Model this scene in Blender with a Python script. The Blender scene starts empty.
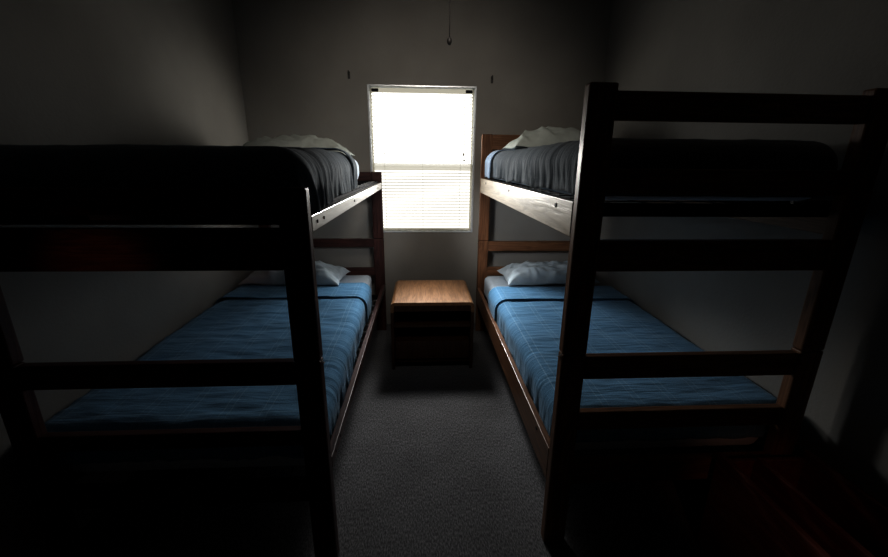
import bpy, bmesh, math, random
from mathutils import Vector, Matrix, noise

random.seed(7)
scn = bpy.context.scene
COL = scn.collection

# ------------------------------------------------------------------ helpers
def link(name, bm, mat, parent=None, smooth=False, loc=None):
    me = bpy.data.meshes.new(name)
    bm.to_mesh(me); bm.free()
    mats = mat if isinstance(mat, (list, tuple)) else [mat]
    for m in mats: me.materials.append(m)
    if smooth:
        for p in me.polygons: p.use_smooth = True
    o = bpy.data.objects.new(name, me)
    COL.objects.link(o)
    if parent is not None: o.parent = parent
    if loc is not None: o.location = loc
    return o

def empty(name, loc=(0, 0, 0)):
    o = bpy.data.objects.new(name, None)
    o.empty_display_size = .1
    COL.objects.link(o); o.location = loc
    return o

def tag(o, label, cat, group=None):
    o['label'] = label; o['category'] = cat
    if group: o['group'] = group
    return o

def struct(o):
    o['kind'] = 'structure'
    return o

def box(bm, x0, x1, y0, y1, z0, z1, bev=0.0, seg=2, mi=0):
    r = bmesh.ops.create_cube(bm, size=1.0)
    vs = r['verts']
    for v in vs:
        v.co = Vector(((x0+x1)/2 + v.co.x*(x1-x0), (y0+y1)/2 + v.co.y*(y1-y0), (z0+z1)/2 + v.co.z*(z1-z0)))
    fs = list({f for v in vs for f in v.link_faces})
    for f in fs: f.material_index = mi
    if bev > 0:
        es = list({e for v in vs for e in v.link_edges})
        bmesh.ops.bevel(bm, geom=es, offset=bev, segments=seg, affect='EDGES', profile=.5)
    return bm

def new_box(*a, **k):
    return box(bmesh.new(), *a, **k)

def cyl(bm, p0, p1, r0, r1=None, n=14):
    p0, p1 = Vector(p0), Vector(p1)
    d = p1 - p0
    m = Matrix.Translation((p0+p1)/2) @ d.to_track_quat('Z', 'Y').to_matrix().to_4x4()
    bmesh.ops.create_cone(bm, cap_ends=True, segments=n, radius1=r0, radius2=r0 if r1 is None else r1, depth=d.length, matrix=m)
    return bm

# ------------------------------------------------------------------ materials
def mat(name):
    m = bpy.data.materials.new(name); m.use_nodes = True
    nt = m.node_tree
    return m, nt, nt.nodes['Principled BSDF']

def N(nt, t, **k):
    n = nt.nodes.new(t)
    for a, v in k.items(): setattr(n, a, v)
    return n

def ramp(nt, stops):
    r = N(nt, 'ShaderNodeValToRGB')
    els = r.color_ramp.elements
    while len(els) < len(stops): els.new(.5)
    for e, (p, c) in zip(els, stops):
        e.position = p; e.color = (*c, 1)
    return r

def wood(name, dark, mid, light, axis, rough=.32, coat=.35, spec=.5, scale=1.0, bump=.12):
    m, nt, b = mat(name)
    tc = N(nt, 'ShaderNodeTexCoord'); mp = N(nt, 'ShaderNodeMapping')
    s = [14*scale]*3; s['XYZ'.index(axis)] = 1.1*scale
    mp.inputs['Scale'].default_value = s
    nt.links.new(tc.outputs['Object'], mp.inputs['Vector'])
    n1 = N(nt, 'ShaderNodeTexNoise'); n1.inputs['Scale'].default_value = 1.6; n1.inputs['Detail'].default_value = 5; n1.inputs['Distortion'].default_value = 1.2
    nt.links.new(mp.outputs['Vector'], n1.inputs['Vector'])
    w = N(nt, 'ShaderNodeMath', operation='MULTIPLY'); w.inputs[1].default_value = 9.0
    nt.links.new(n1.outputs['Fac'], w.inputs[0])
    fr = N(nt, 'ShaderNodeMath', operation='PINGPONG'); fr.inputs[1].default_value = 1.0
    nt.links.new(w.outputs[0], fr.inputs[0])
    n2 = N(nt, 'ShaderNodeTexNoise'); n2.inputs['Scale'].default_value = 9; n2.inputs['Detail'].default_value = 6
    nt.links.new(mp.outputs['Vector'], n2.inputs['Vector'])
    mx = N(nt, 'ShaderNodeMath', operation='MULTIPLY_ADD'); mx.inputs[1].default_value = .45
    nt.links.new(fr.outputs[0], mx.inputs[0])
    m2 = N(nt, 'ShaderNodeMath', operation='MULTIPLY'); m2.inputs[1].default_value = .6
    nt.links.new(n2.outputs['Fac'], m2.inputs[0]); nt.links.new(m2.outputs[0], mx.inputs[2])
    r = ramp(nt, [(.12, dark), (.5, mid), (.9, light)])
    nt.links.new(mx.outputs[0], r.inputs['Fac'])
    nt.links.new(r.outputs['Color'], b.inputs['Base Color'])
    rr = N(nt, 'ShaderNodeMapRange'); rr.inputs['To Min'].default_value = rough-.05; rr.inputs['To Max'].default_value = rough+.1
    nt.links.new(mx.outputs[0], rr.inputs['Value']); nt.links.new(rr.outputs['Result'], b.inputs['Roughness'])
    bp = N(nt, 'ShaderNodeBump'); bp.inputs['Strength'].default_value = bump; bp.inputs['Distance'].default_value = .003
    nt.links.new(mx.outputs[0], bp.inputs['Height']); nt.links.new(bp.outputs['Normal'], b.inputs['Normal'])
    b.inputs['Specular IOR Level'].default_value = spec
    b.inputs['Coat Weight'].default_value = coat; b.inputs['Coat Roughness'].default_value = .25
    return m

def plaster(name, c, bump=.25, var=.08):
    m, nt, b = mat(name)
    tc = N(nt, 'ShaderNodeTexCoord')
    n = N(nt, 'ShaderNodeTexNoise'); n.inputs['Scale'].default_value = 2.2; n.inputs['Detail'].default_value = 6
    nt.links.new(tc.outputs['Object'], n.inputs['Vector'])
    r = ramp(nt, [(.3, tuple(x*(1-var) for x in c)), (.7, tuple(x*(1+var) for x in c))])
    nt.links.new(n.outputs['Fac'], r.inputs['Fac']); nt.links.new(r.outputs['Color'], b.inputs['Base Color'])
    n2 = N(nt, 'ShaderNodeTexNoise'); n2.inputs['Scale'].default_value = 70; n2.inputs['Detail'].default_value = 4
    nt.links.new(tc.outputs['Object'], n2.inputs['Vector'])
    bp = N(nt, 'ShaderNodeBump'); bp.inputs['Strength'].default_value = bump; bp.inputs['Distance'].default_value = .004
    nt.links.new(n2.outputs['Fac'], bp.inputs['Height']); nt.links.new(bp.outputs['Normal'], b.inputs['Normal'])
    b.inputs['Roughness'].default_value = .75; b.inputs['Specular IOR Level'].default_value = .25
    return m

def plain(name, c, rough=.5, metal=0.0, spec=.5, noise_amt=.06, scale=30):
    m, nt, b = mat(name)
    tc = N(nt, 'ShaderNodeTexCoord')
    n = N(nt, 'ShaderNodeTexNoise'); n.inputs['Scale'].default_value = scale; n.inputs['Detail'].default_value = 4
    nt.links.new(tc.outputs['Object'], n.inputs['Vector'])
    r = ramp(nt, [(.3, tuple(x*(1-noise_amt) for x in c)), (.7, tuple(min(1, x*(1+noise_amt)) for x in c))])
    nt.links.new(n.outputs['Fac'], r.inputs['Fac']); nt.links.new(r.outputs['Color'], b.inputs['Base Color'])
    b.inputs['Roughness'].default_value = rough; b.inputs['Metallic'].default_value = metal
    b.inputs['Specular IOR Level'].default_value = spec
    return m

def carpet(name):
    m, nt, b = mat(name)
    tc = N(nt, 'ShaderNodeTexCoord')
    n = N(nt, 'ShaderNodeTexNoise'); n.inputs['Scale'].default_value = 190; n.inputs['Detail'].default_value = 4
    mp = N(nt, 'ShaderNodeMapping'); mp.inputs['Scale'].default_value = (1, .35, 1)
    nt.links.new(tc.outputs['Object'], mp.inputs['Vector']); nt.links.new(mp.outputs['Vector'], n.inputs['Vector'])
    n3 = N(nt, 'ShaderNodeTexNoise'); n3.inputs['Scale'].default_value = 5; n3.inputs['Detail'].default_value = 4
    nt.links.new(tc.outputs['Object'], n3.inputs['Vector'])
    r = ramp(nt, [(.32, (.10, .098, .10)), (.5, (.19, .187, .19)), (.70, (.32, .315, .315))])
    nt.links.new(n.outputs['Fac'], r.inputs['Fac'])
    mx = N(nt, 'ShaderNodeMix', data_type='RGBA', blend_type='MULTIPLY'); mx.inputs['Factor'].default_value = .35
    nt.links.new(r.outputs['Color'], mx.inputs['A']); nt.links.new(n3.outputs['Fac'], mx.inputs['B'])
    nt.links.new(mx.outputs['Result'], b.inputs['Base Color'])
    bp = N(nt, 'ShaderNodeBump'); bp.inputs['Strength'].default_value = .7; bp.inputs['Distance'].default_value = .008
    nt.links.new(n.outputs['Fac'], bp.inputs['Height']); nt.links.new(bp.outputs['Normal'], b.inputs['Normal'])
    b.inputs['Roughness'].default_value = .95; bp.inputs['Strength'].default_value = .45; b.inputs['Specular IOR Level'].default_value = .1
    return m

def quilt(name, c, line, gap=.15, lw=.0032, sheen=.15):
    """woven bedspread with a grid of paired pale threads, drawn in cloth UV metres"""
    m, nt, b = mat(name)
    uv = N(nt, 'ShaderNodeUVMap'); uv.uv_map = 'cloth'
    sp = N(nt, 'ShaderNodeSeparateXYZ'); nt.links.new(uv.outputs['UV'], sp.inputs[0])
    def lines(out, period, off):
        a = N(nt, 'ShaderNodeMath', operation='ADD'); a.inputs[1].default_value = off + 50*period
        nt.links.new(out, a.inputs[0])
        f = N(nt, 'ShaderNodeMath', operation='MODULO'); f.inputs[1].default_value = period
        nt.links.new(a.outputs[0], f.inputs[0])
        s = N(nt, 'ShaderNodeMath', operation='LESS_THAN'); s.inputs[1].default_value = lw
        nt.links.new(f.outputs[0], s.inputs[0])
        return s.outputs[0]
    ls = [lines(sp.outputs['X'], gap, 0), lines(sp.outputs['X'], gap, .026), lines(sp.outputs['Y'], gap*1.5, 0), lines(sp.outputs['Y'], gap*1.5, .026)]
    acc = ls[0]
    for l in ls[1:]:
        mm = N(nt, 'ShaderNodeMath', operation='MAXIMUM')
        nt.links.new(acc, mm.inputs[0]); nt.links.new(l, mm.inputs[1]); acc = mm.outputs[0]
    n = N(nt, 'ShaderNodeTexNoise'); n.inputs['Scale'].default_value = 240; n.inputs['Detail'].default_value = 3
    nt.links.new(uv.outputs['UV'], n.inputs['Vector'])
    r = ramp(nt, [(.3, tuple(x*.72 for x in c)), (.7, tuple(x*1.28 for x in c))])
    nt.links.new(n.outputs['Fac'], r.inputs['Fac'])
    fade = N(nt, 'ShaderNodeMath', operation='MULTIPLY'); fade.inputs[1].default_value = .55
    nt.links.new(acc, fade.inputs[0])
    mx = N(nt, 'ShaderNodeMix', data_type='RGBA'); nt.links.new(fade.outputs[0], mx.inputs['Factor'])
    nt.links.new(r.outputs['Color'], mx.inputs['A']); mx.inputs['B'].default_value = (*line, 1)
    nt.links.new(mx.outputs['Result'], b.inputs['Base Color'])
    # fine crosswise crinkle of the quilting
    mp = N(nt, 'ShaderNodeMapping'); mp.inputs['Scale'].default_value = (9, 46, 1)
    nt.links.new(uv.outputs['UV'], mp.inputs['Vector'])
    n2 = N(nt, 'ShaderNodeTexNoise'); n2.inputs['Scale'].default_value = 1.0; n2.inputs['Detail'].default_value = 3
    nt.links.new(mp.outputs['Vector'], n2.inputs['Vector'])
    bp = N(nt, 'ShaderNodeBump'); bp.inputs['Strength'].default_value = .55; bp.inputs['Distance'].default_value = .009
    nt.links.new(n2.outputs['Fac'], bp.inputs['Height']); nt.links.new(bp.outputs['Normal'], b.inputs['Normal'])
    b.inputs['Roughness'].default_value = .85; b.inputs['Specular IOR Level'].default_value = .2
    b.inputs['Sheen Weight'].default_value = sheen
    return m

def emit(name, c, s, base=(.25, .25, .24)):
    m, nt, b = mat(name)
    b.inputs['Base Color'].default_value = (*base, 1)
    b.inputs['Emission Color'].default_value = (*c, 1); b.inputs['Emission Strength'].default_value = s
    b.inputs['Roughness'].default_value = .6
    return m

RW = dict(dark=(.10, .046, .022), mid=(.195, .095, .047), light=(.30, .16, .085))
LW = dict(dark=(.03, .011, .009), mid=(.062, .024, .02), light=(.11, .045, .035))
M = {}
for a in 'XYZ':
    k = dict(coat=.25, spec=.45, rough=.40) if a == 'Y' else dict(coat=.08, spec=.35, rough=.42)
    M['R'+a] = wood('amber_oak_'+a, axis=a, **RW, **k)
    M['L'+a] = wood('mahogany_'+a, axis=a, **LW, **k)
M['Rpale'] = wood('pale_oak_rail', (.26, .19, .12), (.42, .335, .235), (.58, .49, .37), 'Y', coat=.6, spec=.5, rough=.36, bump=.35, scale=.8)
M['Lpale'] = wood('pale_rail_left', (.36, .32, .29), (.44, .41, .38), (.52, .49, .46), 'Y', coat=.6, spec=.5, rough=.38)  # paler tone for the upper left aisle rail
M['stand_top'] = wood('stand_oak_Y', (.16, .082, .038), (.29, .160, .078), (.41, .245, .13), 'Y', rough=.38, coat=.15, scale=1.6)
M['stand'] = wood('stand_oak_shaded_Z', (.03, .013, .007), (.055, .025, .013), (.09, .042, .022), 'Z', rough=.45, coat=.1)  # oak darkened, shade of the body below the top put into the colour
M['crate'] = wood('crate_wood', (.08, .02, .014), (.15, .038, .025), (.22, .07, .045), 'Y', rough=.45, coat=.2)
M['wall'] = plaster('wall_paint', (.34, .325, .30))
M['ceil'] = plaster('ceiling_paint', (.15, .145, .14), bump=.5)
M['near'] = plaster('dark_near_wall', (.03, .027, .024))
M['carpet'] = carpet('carpet_loop')
M['blue'] = quilt('blue_quilt', (.145, .31, .47), (.36, .52, .65))
M['charcoal'] = quilt('charcoal_quilt', (.115, .145, .175), (.15, .18, .21), sheen=.2)
M['slate'] = quilt('slate_blue_quilt', (.30, .40, .53), (.36, .45, .56), sheen=.3)
M['sheet'] = plain('white_sheet', (.70, .77, .84), rough=.9, spec=.1, noise_amt=.03)
M['pillow'] = plain('pillowcase', (.50, .55, .58), rough=.9, spec=.1, noise_amt=.04)
M['pillow2'] = plain('grey_pillowcase', (.50, .53, .50), rough=.9, spec=.1, noise_amt=.04)
M['metal'] = plain('dark_steel', (.018, .018, .02), rough=.75, spec=.2)
M['hook'] = plain('hook_bronze', (.07, .065, .06), rough=.6)
M['silver'] = plain('bright_steel', (.6, .6, .6), rough=.3, metal=1)
M['bolt'] = plain('bolt_black', (.012, .01, .009), rough=.6)
M['alu'] = plain('window_aluminium', (.62, .64, .66), rough=.35, metal=.4)
M['reveal'] = plaster('window_reveal', (.30, .29, .27), bump=.1)
M['sash'] = plain('sash_cream', (.55, .53, .45), rough=.5)
M['plastic'] = plain('blind_cream', (.75, .73, .62), rough=.5)
M['headrail'] = emit('headrail_cream_glow', (1.0, .95, .78), .45)  # backlight put into the headrail as a faint emission
SL = 2.0  # emission in place of daylight passing through the slats
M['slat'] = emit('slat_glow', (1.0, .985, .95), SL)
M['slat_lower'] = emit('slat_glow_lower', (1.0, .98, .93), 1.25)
M['slat_lip_up'] = emit('slat_lip_shade_upper', (1.0, .985, .92), .72)  # weaker lip emission paints the shaded slat edges
M['slat_lip_low'] = emit('slat_lip_shade_lower', (1.0, .975, .87), .52)
M['slat_dim'] = emit('slat_sash_shade', (1.0, .96, .84), .58)  # shadow of the sash rail put into the emission

# ------------------------------------------------------------------ camera
F, PITCH, YAW, ROLL, H = 394.8041, .2832, .0561, -.0093, 1.5069
cam = bpy.data.cameras.new('camera'); co = bpy.data.objects.new('camera', cam); COL.objects.link(co)
cam.sensor_width = 36; cam.sensor_fit = 'HORIZONTAL'; cam.lens = F/888*36
cam.clip_start = .02; cam.clip_end = 60
fw = Vector((math.sin(YAW)*math.cos(PITCH), math.cos(YAW)*math.cos(PITCH), -math.sin(PITCH)))
rt = Vector((math.cos(YAW), -math.sin(YAW), 0)); up = rt.cross(fw)
cr, sr = math.cos(ROLL), math.sin(ROLL)
r2 = cr*rt - sr*up; u2 = sr*rt + cr*up
m3 = Matrix((r2, u2, -fw)).transposed()
co.matrix_world = Matrix.Translation((0, 0, H)) @ m3.to_4x4()
scn.camera = co

# ------------------------------------------------------------------ room shell
XL, XR, YB, YN, ZC = -1.452, 1.540, 3.591, -1.0, 2.80
WX0, WX1, WZ0, WZ1 = -.4476, .4604, .9001, 2.1281
T = .12
struct(link('floor', new_box(XL-T, XR+T, YN-T, YB+T, -.1, 0), M['carpet']))
struct(link('ceiling', new_box(XL-T, XR+T, YN-T, YB+T, ZC, ZC+.1), M['ceil']))
struct(link('wall_left', new_box(XL-T, XL, YN, YB, 0, ZC), M['wall']))
struct(link('wall_right', new_box(XR, XR+T, YN, YB, 0, ZC), M['wall']))
struct(link('wall_near', new_box(XL-T, XR+T, YN-T, YN, 0, ZC), M['near']))
bm = bmesh.new()
box(bm, XL-T, WX0, YB, YB+T, 0, ZC); box(bm, WX1, XR+T, YB, YB+T, 0, ZC)
box(bm, WX0, WX1, YB, YB+T, 0, WZ0); box(bm, WX0, WX1, YB, YB+T, WZ1, ZC)
struct(link('wall_back', bm, M['wall']))

# window: aluminium frame in the opening, two sashes, panes
win = struct(empty('window_1', ((WX0+WX1)/2, YB, WZ0)))
wm = (WX0+WX1)/2
hw = (WX1-WX0)/2; hh = WZ1-WZ0
bm = bmesh.new()
fwid = .014
box(bm, -hw, -hw+fwid, -.006, .10, 0, hh, .002); box(bm, hw-fwid, hw, -.006, .10, 0, hh, .002)
box(bm, -hw+fwid, hw-fwid, -.006, .10, hh-fwid, hh, .002); box(bm, -hw+fwid, hw-fwid, -.006, .10, 0, fwid, .002)
link('window_frame', bm, M['alu'], win)
def sash(z0, z1, y):
    bm = bmesh.new(); s = .032
    a = hw-fwid
    box(bm, -a, -a+s, y, y+.022, z0, z1, .002); box(bm, a-s, a, y, y+.022, z0, z1, .002)
    box(bm, -a+s, a-s, y, y+.022, z0, z0+s, .002); box(bm, -a+s, a-s, y, y+.022, z1-s, z1, .002)
    o = link('sash', bm, M['sash'], win)
    g, nt, b = mat('window_glass')
    b.inputs['Transmission Weight'].default_value = 1; b.inputs['Roughness'].default_value = 0; b.inputs['IOR'].default_value = 1.45
    link('pane', new_box(-a+s-.004, a-s+.004, y+.009, y+.013, z0+s-.004, z1-s+.004), g, o)
sash(fwid, .60, .052); sash(.565, hh-fwid, .076)

# venetian blind
bl = tag(empty('venetian_blind', (wm, YB+.022, WZ0)), 'white venetian blind with closed slats given a daylight glow in the window', 'blind')
bw = hw - fwid - .018
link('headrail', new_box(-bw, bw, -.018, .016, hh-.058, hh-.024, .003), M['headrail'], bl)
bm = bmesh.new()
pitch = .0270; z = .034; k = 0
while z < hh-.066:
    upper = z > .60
    dim = .545 < z < .60  # slats that carry the painted sash shadow
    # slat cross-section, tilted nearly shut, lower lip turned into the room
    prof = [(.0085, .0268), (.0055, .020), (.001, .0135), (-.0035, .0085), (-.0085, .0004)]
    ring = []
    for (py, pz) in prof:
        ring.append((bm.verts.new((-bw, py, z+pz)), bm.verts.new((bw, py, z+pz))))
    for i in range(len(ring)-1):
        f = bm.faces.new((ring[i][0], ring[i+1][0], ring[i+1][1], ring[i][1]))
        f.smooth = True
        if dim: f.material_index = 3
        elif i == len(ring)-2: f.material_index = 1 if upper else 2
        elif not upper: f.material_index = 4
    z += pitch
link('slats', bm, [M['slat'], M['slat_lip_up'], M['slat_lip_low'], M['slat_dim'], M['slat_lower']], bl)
link('bottom_rail', new_box(-bw, bw, -.012, .012, .018, .034, .003), M['plastic'], bl)
for sx in (-.33, .0, .33):
    bm = bmesh.new(); cyl(bm, (sx, -.0115, .03), (sx, -.0115, hh-.05), .0011, n=6)
    link('ladder_cord', bm, M['plastic'], bl)
for sx, zb in ((.355, .70), (.362, .655)):
    bm = bmesh.new(); cyl(bm, (sx, -.022, zb), (sx, -.022, hh-.05), .0011, n=6)
    c = link('pull_string', bm, M['plastic'], bl)
    bm = bmesh.new(); cyl(bm, (sx, -.022, zb-.028), (sx, -.022, zb), .007, .003, n=12)
    link('tassel', bm, M['sash'], c, smooth=True)
for sx in (-bw+.03, bw-.03):
    link('bracket', new_box(sx-.028, sx+.028, -.021, -.0175, hh-.054, hh-.030, .001), M['metal'], bl)

# ------------------------------------------------------------------ bunk beds
PW, PD = .088, .045
def bunk(side, x_in, W, yf, yh, zj, zt, rails_foot, rails_head, up_rail, low_rail, label, up_deck, low_deck, pinzs):
    """side=+1: bed extends to +x from its aisle face; side=-1: to -x."""
    mk = 'R' if side > 0 else 'L'
    X = lambda t: x_in + side*t            # t = distance from the aisle face
    def bx(name, t0, t1, y0, y1, z0, z1, bev, ax, parent):
        a, b = sorted((X(t0)-x_in, X(t1)-x_in))
        o = link(name, new_box(a, b, y0-yf, y1-yf, z0, z1, bev), M[mk+ax], parent)
        return o
    root = tag(empty('bunk_bed', (x_in, yf, 0)), label, 'bunk bed')
    for (y0, y1) in ((yf, yf+PD), (yh, yh+PD)):
        for t0 in (0, W-PW):
            bx('post', t0, t0+PW, y0, y1, 0, zj-.001, .006, 'Z', root)
            bx('post', t0, t0+PW, y0, y1, zj+.001, zt, .007, 'Z', root)
    for (y0, lst, nm) in ((yf, rails_foot, 'foot_rail'), (yh, rails_head, 'head_rail')):
        for (z0, z1) in lst:
            bx(nm, PW, W-PW, y0+.006, y0+.038, z0, z1, .004, 'X', root)
    for (z0, z1) in (up_rail, low_rail):
        for t0 in (0.0, W-.028):
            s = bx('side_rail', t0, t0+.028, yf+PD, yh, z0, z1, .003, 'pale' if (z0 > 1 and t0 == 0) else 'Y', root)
            if t0 == 0.0:
                big = z1-z0 > .08
                zc = z1-.028 if big else (z0+z1)/2
                for yw_ in ((1.45, 2.27, 3.11) if big else (1.31, 1.40, 2.05, 3.15)):
                    yy = yw_-yf
                    bm = bmesh.new()
                    cyl(bm, (side*.004, yy, zc), (side*-.0025, yy, zc), .008 if big else .0055, n=12)
                    link('bolt', bm, M['bolt'], s)
    # joint pins on the aisle faces
    for y0 in (yf+.02, yh+.02):
        bm = bmesh.new()
        cyl(bm, (side*-.004, y0-yf-.022, zj+.008), (side*-.004, y0-yf+.012, zj-.020), .0028, n=8)
        link('joint_pin', bm, M['silver'], root)
    # spring decks
    for (dz0, dz1) in (up_deck, low_deck):
        d = bmesh.new()
        ya, yb = yf+PD+.012-yf, yh-.012-yf
        xa, xb = sorted((side*.031, side*(W-.031)))
        e = .030
        box(d, xa, xa+e, ya, yb, dz0, dz0+.004); box(d, xb-e, xb, ya, yb, dz0, dz0+.004)
        box(d, xa, xa+.004, ya, yb, dz0, dz1); box(d, xb-.004, xb, ya, yb, dz0, dz1)
        box(d, xa, xb, ya, ya+.004, dz0, dz1); box(d, xa, xb, yb-.004, yb, dz0, dz1)
        deck = link('spring_deck', d, M['metal'], root)
        w = bmesh.new()
        zz = dz1-.006
        nY = 16; nX = 7
        for i in range(1, nY):
            y = ya + (yb-ya)*i/nY
            box(w, xa+.05, xb-.05, y-.002, y+.002, zz-.002, zz+.002)
        for i in range(1, nX):
            x = xa + (xb-xa)*i/nX
            box(w, x-.002, x+.002, ya+.03, yb-.03, zz-.002, zz+.002)
        link('wire_mesh', w, M['metal'], deck)
        proto = None
        for ed in (0, 1):
            for i in range(1, nY):
                y = ya + (yb-ya)*i/nY
                if proto is None:
                    c = bmesh.new()
                    for q in range(9):
                        t = q/8
                        bmesh.ops.create_cone(c, cap_ends=True, segments=8, radius1=.008, radius2=.008, depth=.0035,
                            matrix=Matrix.Translation((-.022+.044*t, 0, 0)) @ Matrix.Rotation(math.pi/2, 4, 'Y'))
                    proto = link('coil_spring', c, M['silver'], deck); o = proto
                else:
                    o = proto.copy(); COL.objects.link(o); o.parent = deck
                o.location = ((xa+.034) if ed == 0 else (xb-.034), y, zz)
    return root

xR, WR, yfR, yhR = .4924, .98, 1.2408, 3.3978
xL, WL, yfL, yhL = -.3419, 1.056, 1.2022, 3.4421
bunk(+1, xR, WR, yfR, yhR, .858, 1.741,
     [(.29, .395), (.54, .617), (.757, .847), (1.163, 1.268), (1.417, 1.497), (1.638, 1.720)],
     [(.29, .395), (.54, .617), (.764, .852), (1.417, 1.497), (1.62, 1.738)],
     (1.274, 1.3916), (.2797, .4285),
     'tall amber wood bunk bed on the right with a guard rail across its foot', (1.341, 1.386), (.318, .355), None)
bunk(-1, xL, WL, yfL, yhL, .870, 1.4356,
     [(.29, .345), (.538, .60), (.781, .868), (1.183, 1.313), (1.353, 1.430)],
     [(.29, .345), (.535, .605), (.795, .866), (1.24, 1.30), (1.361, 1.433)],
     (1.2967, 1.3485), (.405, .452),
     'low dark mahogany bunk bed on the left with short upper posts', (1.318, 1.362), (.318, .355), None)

# ------------------------------------------------------------------ mattresses
def lean(x, y, z=2.0):
    """the left mattresses sit a little askew: clear of the aisle rail at the head, against it at the foot"""
    if x > 0: return x
    return x - (.075 if z > 1 else .055)*max(0, min(1.1, (y-1.35)/1.9))*max(0, min(1.1, (x+1.40)/1.0))

def mattress(x0, x1, y0, y1, z0, z1, label, r=.045):
    root = tag(empty('mattress', ((x0+x1)/2, (y0+y1)/2, z0)), label, 'mattress', None)
    hx, hy = (x1-x0)/2, (y1-y0)/2
    cx, cy = (x0+x1)/2, (y0+y1)/2
    bm = new_box(-hx+.004, hx-.004, -hy+.004, hy-.004, 0, z1-z0-.004, r, 4)
    for v in bm.verts: v.co.x = lean(v.co.x+cx, v.co.y+cy, z0)-cx
    link('mattress_core', bm, M['sheet'], root, smooth=True)
    # fitted sheet: thin shell over the top and sides, open below
    bm = bmesh.new(); box(bm, -hx, hx, -hy, hy, .012, z1-z0, r, 5)
    bmesh.ops.subdivide_edges(bm, edges=[e for e in bm.edges if e.calc_length() > .2], cuts=14, use_grid_fill=True)
    for v in bm.verts:
        n = noise.noise(Vector((v.co.x*7+x0, v.co.y*7, v.co.z*20)))
        v.co += Vector((v.co.x/hx*.003*n, v.co.y/hy*.003*n, .002*n))
        v.co.x = lean(v.co.x+cx, v.co.y+cy, z0)-cx
    link('fitted_sheet', bm, M['sheet'], root, smooth=True)
    return (x0, x1, y0, y1, z1)

# ------------------------------------------------------------------ bedspreads
def sstep(a, b, x):
    t = max(0, min(1, (x-a)/(b-a))); return t*t*(3-2*t)

def cloth(name, m, x0, x1, y0, y1, ztop, yhead, hx0, hx1, hfoot, materials, parent=None, r=.05, off=.010, amp=.016, seed=0, step=.0125, yfrom=None, flat=1.0, thick=.006, aisle=+1, sag=0.0):
    """drape over the box x0..x1,y0..y1 (head at y1): top sheet from yhead down to the foot, hanging hx0/hx1/hfoot."""
    arc = math.pi*r/2
    cx0, cx1, cy0 = x0+r, x1-r, y0+r
    R = r+off
    bm = bmesh.new(); uvl = bm.loops.layers.uv.new('cloth')
    full = yfrom is None
    b0 = (cy0-arc-hfoot) if full else yfrom
    a0, a1 = cx0-arc-hx0, cx1+arc+hx1
    na, nb = int((a1-a0)/step)+1, max(4, int((yhead-b0)/step)+1)
    grid = []
    for j in range(nb+1):
        row = []
        for i in range(na+1):
            a = a0+(a1-a0)*i/na; b = b0+(yhead-b0)*j/nb
            px = min(max(a, cx0), cx1); py = max(b, cy0) if full else b
            ex, ey = a-px, b-py
            if abs(ex) > arc: ex *= 1 + .10*noise.noise(Vector((b*5, seed, 7)))
            d = math.hypot(ex, ey)
            # taper corners so cloth does not hang below its sides
            if ex and ey:
                lim = max(arc+ (hx0 if ex < 0 else hx1), 1e-3); limf = arc+hfoot
                c_, s_ = abs(ex)/d, abs(ey)/d
                d = d/ max(1.0, math.hypot(abs(ex)/lim, abs(ey)/limf)/max(abs(ex)/lim, abs(ey)/limf))
            if d < 1e-9: dirx = diry = 0.0
            else:
                l = math.hypot(ex, ey); dirx, diry = ex/l, ey/l
            th = min(d/arc, 1)*math.pi/2
            hor = R*math.sin(th); zz = ztop+off - R*(1-math.cos(th)) - max(0, d-arc)
            nx, ny, nz = dirx*math.sin(th), diry*math.sin(th), math.cos(th)
            P = Vector((px+dirx*hor, py+diry*hor, zz)); Nn = Vector((nx, ny, nz))
            sd = sstep(arc*.3, arc+.09, d)
            along = b if abs(ex) >= abs(ey) else a
            fold = (noise.noise(Vector((along*8+seed, d*2.2, seed*1.7)))*.55 + noise.noise(Vector((along*19+d*2.5, d*3.5, seed+9)))*.45
                    + .25*noise.noise(Vector((along*40, d*8, seed+3))))
            top = (noise.noise(Vector((a*3.2+seed, b*3.2, 3.1)))*.0075 + noise.noise(Vector((a*5, b*17, seed+1.0)))*.0042
                   + noise.noise(Vector((a*13, b*34, seed+5.0)))*.0022)*flat
            h = sd*amp*(fold+.15) + (1-sd)*(top+.003)
            h = max(h, -.007)
            P += Nn*h
            P.x = lean(P.x, P.y, P.z)
            P.z -= sag*(1-sstep(y0, y0+.7, P.y))
            v = bm.verts.new(P); row.append((v, a, b))
        grid.append(row)
    for j in range(nb):
        for i in range(na):
            q = [grid[j][i], grid[j][i+1], grid[j+1][i+1], grid[j+1][i]]
            f = bm.faces.new([t[0] for t in q]); f.smooth = True
            for lp, t in zip(f.loops, q): lp[uvl].uv = (t[1], t[2])
    o = link(name, bm, materials, parent)
    s = o.modifiers.new('thickness', 'SOLIDIFY'); s.thickness = thick; s.offset = 1
    return o

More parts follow.
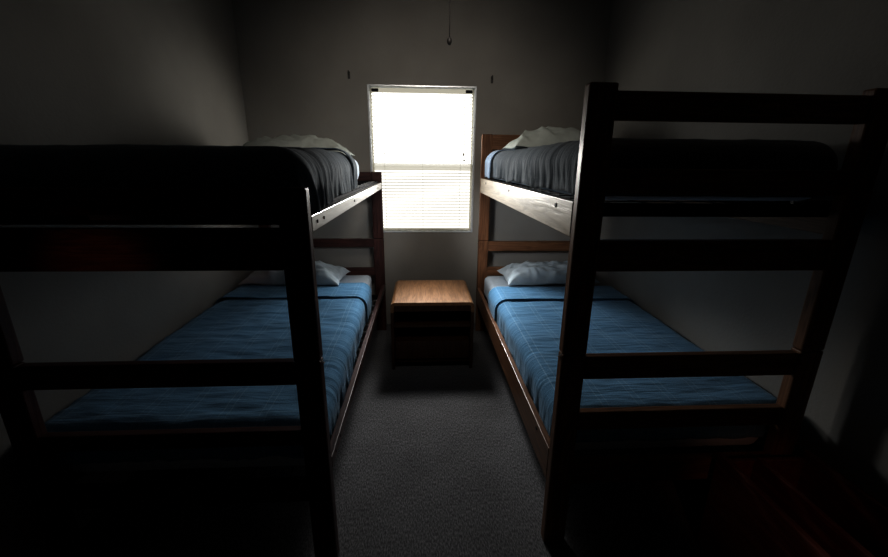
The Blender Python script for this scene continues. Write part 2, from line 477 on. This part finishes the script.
def pillow(cx, cy, cz, hx, hy, ht, label, m, rz=0, tilt=0, tx=0, seed=0, edge=.07, droop=.035):
    bm = bmesh.new(); n = 84
    def P(u, v, sgn):
        pu = max(0, 1-abs(u)**2.4)**.55; pv = max(0, 1-abs(v)**2.4)**.55
        t = pu*pv
        x = u*hx*(1-edge*(1-v*v)); y = v*hy*(1-edge*1.3*(1-u*u))
        w = noise.noise(Vector((x*9+seed, y*9, sgn)))*.024 + noise.noise(Vector((x*16+y*9, y*20+seed, 4)))*.012
        for fq, am, sd_ in ((5.0, .013, 1), (9, .006, 5)):
            q = noise.noise(Vector((x*fq+y*fq*.5+seed, y*fq*1.2-x*2, sgn+sd_)))
            w += am*(max(0, 1-abs(q)*3.2)**2) - am*.3
        # creases pulling in from the seams
        rad = noise.noise(Vector((math.atan2(v, u)*3.2, seed, 2)))*.02*max(abs(u), abs(v))**3
        z = sgn*ht*t*(1 if sgn > 0 else .55) + (w+rad)*min(1, t*2.5)*(1 if sgn > 0 else .15)
        z += .016*noise.noise(Vector((u*2.1, v*2.1, seed)))*(1-t) - droop*max(abs(u), abs(v))**4
        return Vector((x, y, z))
    vt, vb = {}, {}
    for j in range(n+1):
        for i in range(n+1):
            u = math.sin((i/n-.5)*math.pi); v = math.sin((j/n-.5)*math.pi)
            vt[i, j] = bm.verts.new(P(u, v, 1))
            vb[i, j] = vt[i, j] if i in (0, n) or j in (0, n) else bm.verts.new(P(u, v, -1))
    for j in range(n):
        for i in range(n):
            for d, fl in ((vt, 0), (vb, 1)):
                q = [d[i, j], d[i+1, j], d[i+1, j+1], d[i, j+1]]
                if fl: q.reverse()
                try: bm.faces.new(q).smooth = True
                except ValueError: pass
    o = link('pillow', bm, m)
    o.location = (cx, cy, cz); o.rotation_euler = (tilt, tx, rz)
    return tag(o, label, 'pillow')

def cuffed(label, m, mc, box_, yhead, cuff0, **k):
    """a bedspread with its head end folded back over itself"""
    x0, x1, y0, y1, zt = box_
    cuffk = k.pop('cuff', {})
    o = cloth('bedspread', m, x0, x1, y0, y1, zt, yhead, materials=[m], **k)
    tag(o, label, 'bedspread')
    kk = dict(k); kk.update(yfrom=cuff0, off=k.get('off', .010)+.013, seed=k.get('seed', 0)+20, thick=.007); kk.update(cuffk)
    kk['amp'] = k.get('amp', .016)*.55
    cloth('folded_cuff', mc, x0, x1, y0, y1, zt, yhead+.012, materials=[mc], parent=o, **kk)
    return o

# right lower
MR0 = (xR+.052, xR+WR-.045, yfR+.085, yhR-.03)
ML0 = (xL-WL+.045, xL-.050, yfL+.085, yhL-.03)
bR = mattress(*MR0, .357, .556, 'mattress in a white fitted sheet on the lower right bunk')
bL = mattress(*ML0, .357, .560, 'mattress in a white fitted sheet on the lower left bunk')
uR = mattress(*MR0, 1.388, 1.578, 'mattress in a white fitted sheet on the upper right bunk', r=.06)
uL = mattress(ML0[0], ML0[1], ML0[2], 3.08, 1.364, 1.536, 'mattress in a white fitted sheet on the upper left bunk', r=.06)

cuffed('blue quilted bedspread with folded cuff on the lower right bunk', M['blue'], M['blue'], (bR[0], XR-.030, *bR[2:]), 2.90, 2.61,
       hx0=.105, hx1=.0, hfoot=.07, amp=.017, seed=1)
cuffed('blue quilted bedspread with folded cuff on the lower left bunk', M['blue'], M['blue'], (XL+.030, bL[1], *bL[2:]), 3.02, 2.69,
       hx0=.0, hx1=.115, hfoot=.07, amp=.030, seed=5, flat=1.5)
cuffed('charcoal bedspread with slate blue cuff draped over the upper right bunk', M['charcoal'], M['slate'], uR, 3.31, 3.06,
       hx0=.10, hx1=.05, hfoot=.10, amp=.032, r=.07, seed=9)
cuffed('charcoal bedspread draped in folds over the upper left bunk', M['charcoal'], M['charcoal'], uL, 2.50, 2.36,
       hx0=.05, hx1=.115, hfoot=.12, amp=.036, r=.07, off=.022, sag=.013, seed=13)

pillow(1.03, 3.125, .638, .375, .205, .092, 'white creased pillow lying on the lower right bunk', M['pillow'], rz=.04, seed=1.3)
pillow(-1.015, 3.145, .642, .385, .205, .088, 'white creased pillow lying on the lower left bunk', M['pillow'], rz=-.05, seed=4.1)
pillow(1.02, 3.145, 1.664, .365, .20, .105, 'pale pillow lying on the upper right bunk', M['pillow2'], rz=.05, seed=7.7, droop=.036)
pillow(-.86, 2.90, 1.604, .365, .18, .072, 'pale pillow lying on the upper left bunk', M['pillow2'], rz=-.03, seed=11.9, droop=.045)

# ------------------------------------------------------------------ nightstand
nx0, nx1, ny0, ny1, nz = -.2356, .3762, 2.7013, 3.2754, .538
ns = tag(empty('nightstand', ((nx0+nx1)/2, ny0, 0)), 'wooden nightstand with rounded edges between the bunks below the window', 'nightstand')
nw = (nx1-nx0)/2; nd = ny1-ny0
def waterfall(bm, y0, y1, w, ztop, th, r, zbot, n=8):
    out, inn = [], []
    def arcpts(rr, off):
        pts = [(-w+off, zbot)]
        for i in range(n+1):
            a = math.pi - (math.pi/2)*i/n
            pts.append((-w+r+rr*math.cos(a), ztop-r+rr*math.sin(a)))
        for i in range(n+1):
            a = math.pi/2 - (math.pi/2)*i/n
            pts.append((w-r+rr*math.cos(a), ztop-r+rr*math.sin(a)))
        pts.append((w-off, zbot)); return pts
    o, i_ = arcpts(r, 0), arcpts(r-th, th)
    rows = []
    for pts in (o, i_):
        rows.append([(bm.verts.new((x, y0, z)), bm.verts.new((x, y1, z))) for x, z in pts])
    for k in range(len(o)-1):
        a, b = rows[0][k], rows[0][k+1]; bm.faces.new((a[0], b[0], b[1], a[1]))
        c, d = rows[1][k], rows[1][k+1]; bm.faces.new((c[1], d[1], d[0], c[0]))
        bm.faces.new((a[0], c[0], d[0], b[0])); bm.faces.new((a[1], b[1], d[1], c[1]))
    for k in (0, len(o)-1):
        a, c = rows[0][k], rows[1][k]; bm.faces.new((a[0], a[1], c[1], c[0]))
    bmesh.ops.recalc_face_normals(bm, faces=bm.faces[:])
    return bm
bm = waterfall(bmesh.new(), 0, nd, nw, nz, .024, .034, .46)
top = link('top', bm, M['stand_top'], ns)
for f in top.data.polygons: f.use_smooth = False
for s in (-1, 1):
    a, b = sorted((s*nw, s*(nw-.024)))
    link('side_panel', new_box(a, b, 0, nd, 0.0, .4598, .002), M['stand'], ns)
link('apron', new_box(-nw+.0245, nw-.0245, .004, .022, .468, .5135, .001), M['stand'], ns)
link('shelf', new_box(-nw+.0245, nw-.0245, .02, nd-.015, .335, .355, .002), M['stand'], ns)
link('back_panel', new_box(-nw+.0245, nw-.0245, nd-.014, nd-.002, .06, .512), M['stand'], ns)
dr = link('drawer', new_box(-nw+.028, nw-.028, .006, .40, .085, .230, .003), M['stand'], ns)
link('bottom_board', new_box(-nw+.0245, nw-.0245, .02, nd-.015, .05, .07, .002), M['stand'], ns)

# ------------------------------------------------------------------ small things
bm = bmesh.new(); cyl(bm, (0, 0, .02), (0, 0, ZC-2.028-.012), .0022, n=8)
pc = link('pull_cord', bm, M['bolt'], None, loc=(.127, 2.0, 2.028))
tag(pc, 'thin dark pull cord hanging from the ceiling before the window wall', 'pull cord')
bm = bmesh.new(); bmesh.ops.create_uvsphere(bm, u_segments=12, v_segments=8, radius=.011)
for v in bm.verts: v.co.z *= 1.5
link('knob', bm, M['bolt'], pc, smooth=True, loc=(0, 0, .008))
bm = bmesh.new(); cyl(bm, (0, 0, 0), (0, 0, .012), .03, .024, n=20)
link('ceiling_rose', bm, M['plastic'], pc, loc=(0, 0, ZC-2.028-.012))

def hook(x, z, lab):
    bm = bmesh.new()
    box(bm, -.009, .009, -.006, 0, -.027, .027, .002)
    cyl(bm, (0, -.004, .012), (0, -.026, .012), .004, n=8)
    cyl(bm, (0, -.024, .012), (0, -.028, .030), .004, n=8)
    o = link('curtain_hook', bm, M['hook'], None, loc=(x, YB, z))
    tag(o, lab, 'hook')
hook(-.590, 2.192, 'small dark curtain hook on the wall to the left of the window')
hook(.586, 2.180, 'small dark curtain hook on the wall to the right of the window')

# open wooden crate by the right wall at the foot of the right bunk
cx0, cx1, cy0, cy1, ch = 1.13, 1.50, .50, 1.215, .45
ck = tag(empty('wooden_crate', ((cx0+cx1)/2, cy0, 0)), 'low open reddish wooden crate on the carpet at the foot of the right bunk', 'crate')
w2 = (cx1-cx0)/2; dd = cy1-cy0
link('side_board', new_box(-w2, -w2+.022, 0, dd, .0, ch, .005), M['crate'], ck)
link('side_board', new_box(w2-.022, w2, 0, dd, .0, ch, .005), M['crate'], ck)
link('end_board', new_box(-w2+.0225, w2-.0225, dd-.02, dd, .0, ch-.03, .004), M['crate'], ck)
link('end_board', new_box(-w2+.0225, w2-.0225, 0, .02, .0, ch-.03, .004), M['crate'], ck)
link('divider', new_box(-.045, -.027, .0205, dd-.0205, .02, ch-.01, .004), M['crate'], ck)
link('bottom_board', new_box(-w2+.0225, w2-.0225, .0205, dd-.0205, .0, .018), M['crate'], ck)

# ------------------------------------------------------------------ light
w = bpy.data.worlds.new('overcast'); scn.world = w; w.use_nodes = True
bg = w.node_tree.nodes['Background']; bg.inputs['Color'].default_value = (.93, .97, 1, 1); bg.inputs['Strength'].default_value = 3.4

def area(name, loc, target, size, power, color):
    l = bpy.data.lights.new(name, 'SPOT'); l.energy = power; l.color = color
    l.spot_size = size; l.spot_blend = 1.0; l.shadow_soft_size = .05
    o = bpy.data.objects.new(name, l); COL.objects.link(o); o.location = loc
    o.rotation_euler = (Vector(target)-Vector(loc)).to_track_quat('-Z', 'Y').to_euler()
    return o
# added spots standing in for daylight off the blind and room bounce
LAMPS = [
    # name, position, target, cone (deg), watts, colour, radius
    ('floor_fill', (wm, 3.50, 1.75), (.06, 1.85, 0), 48, 118, (1, 1, 1), .14),
    ('corner_fill_left', (wm-.2, 3.46, 1.70), (XL, 2.98, 1.55), 78, 24, (1, .98, .93), .2),
    ('corner_fill_right', (wm+.2, 3.46, 1.70), (XR, 2.75, 1.65), 82, 13, (1, .98, .93), .2),
    ('wall_bounce_fill', (.08, 1.2, 2.60), (.05, 3.6, 1.42), 82, 92, (1, .93, .85), .25),  # unseen spot added mid-room as bounce onto the back wall
    ('blanket_fill_right', (wm-.25, 3.50, 1.70), (xR, 2.75, 1.48), 50, 14, (.95, .98, 1), .10),
    ('blanket_fill_left', (wm+.25, 3.50, 1.70), (xL, 2.65, 1.46), 50, 20, (.95, .98, 1), .10),
    ('rail_fill_right', (wm-.30, 3.46, 1.55), (xR, 1.80, 1.16), 38, 75, (1, .98, .94), .10),
    ('rail_fill_left', (wm+.30, 3.46, 1.55), (xL, 1.75, 1.16), 38, 55, (1, .98, .94), .10),
    ('bed_fill_right', (wm+.20, 3.48, 1.22), (xR+.25, 2.42, .56), 46, 80, (.95, .98, 1), .08),
    ('bed_fill_left', (wm-.20, 3.48, 1.22), (xL-.26, 2.62, .56), 46, 31, (.95, .98, 1), .08),
    ('stand_fill', (wm+.02, 3.50, 1.5), (.07, 2.95, .54), 42, 29, (1, .97, .93), .12),
    ('window_spread_fill', (wm, 3.50, 1.50), (wm, 0, 1.2), 176, 27, (1, .99, .96), .25),
    ('low_bounce_fill_left', (.10, 2.15, 1.18), (-.72, 3.55, .90), 52, 24, (.95, .97, 1), .10),  # unseen aisle spots added as bounce under the upper bunks
    ('low_bounce_fill_right', (.02, 2.15, 1.18), (.92, 3.50, .90), 52, 46, (.95, .97, 1), .10),
    ('rear_glow_left', (-.55, -.8, 1.5), (-.98, 1.2, 1.17), 11, 32, (1, .42, .26), .05),  # unseen narrow red spots added behind the camera
    ('rear_glow_right', (.5, -.8, 1.5), (1.2, .92, .42), 15, 18, (1, .42, .26), .05),
]
for (n, p, t, c, e, col, rad) in LAMPS:
    l = area(n, p, t, math.radians(c), e, col)
    l.data.shadow_soft_size = rad

scn.view_settings.view_transform = 'Standard'
scn.view_settings.look = 'None'
scn.view_settings.exposure = 0
scn.view_settings.gamma = 1/1.5
try:
    scn.cycles.use_denoising = True
    scn.cycles.max_bounces = 10; scn.cycles.diffuse_bounces = 5
    scn.cycles.sample_clamp_indirect = 6
except Exception: pass
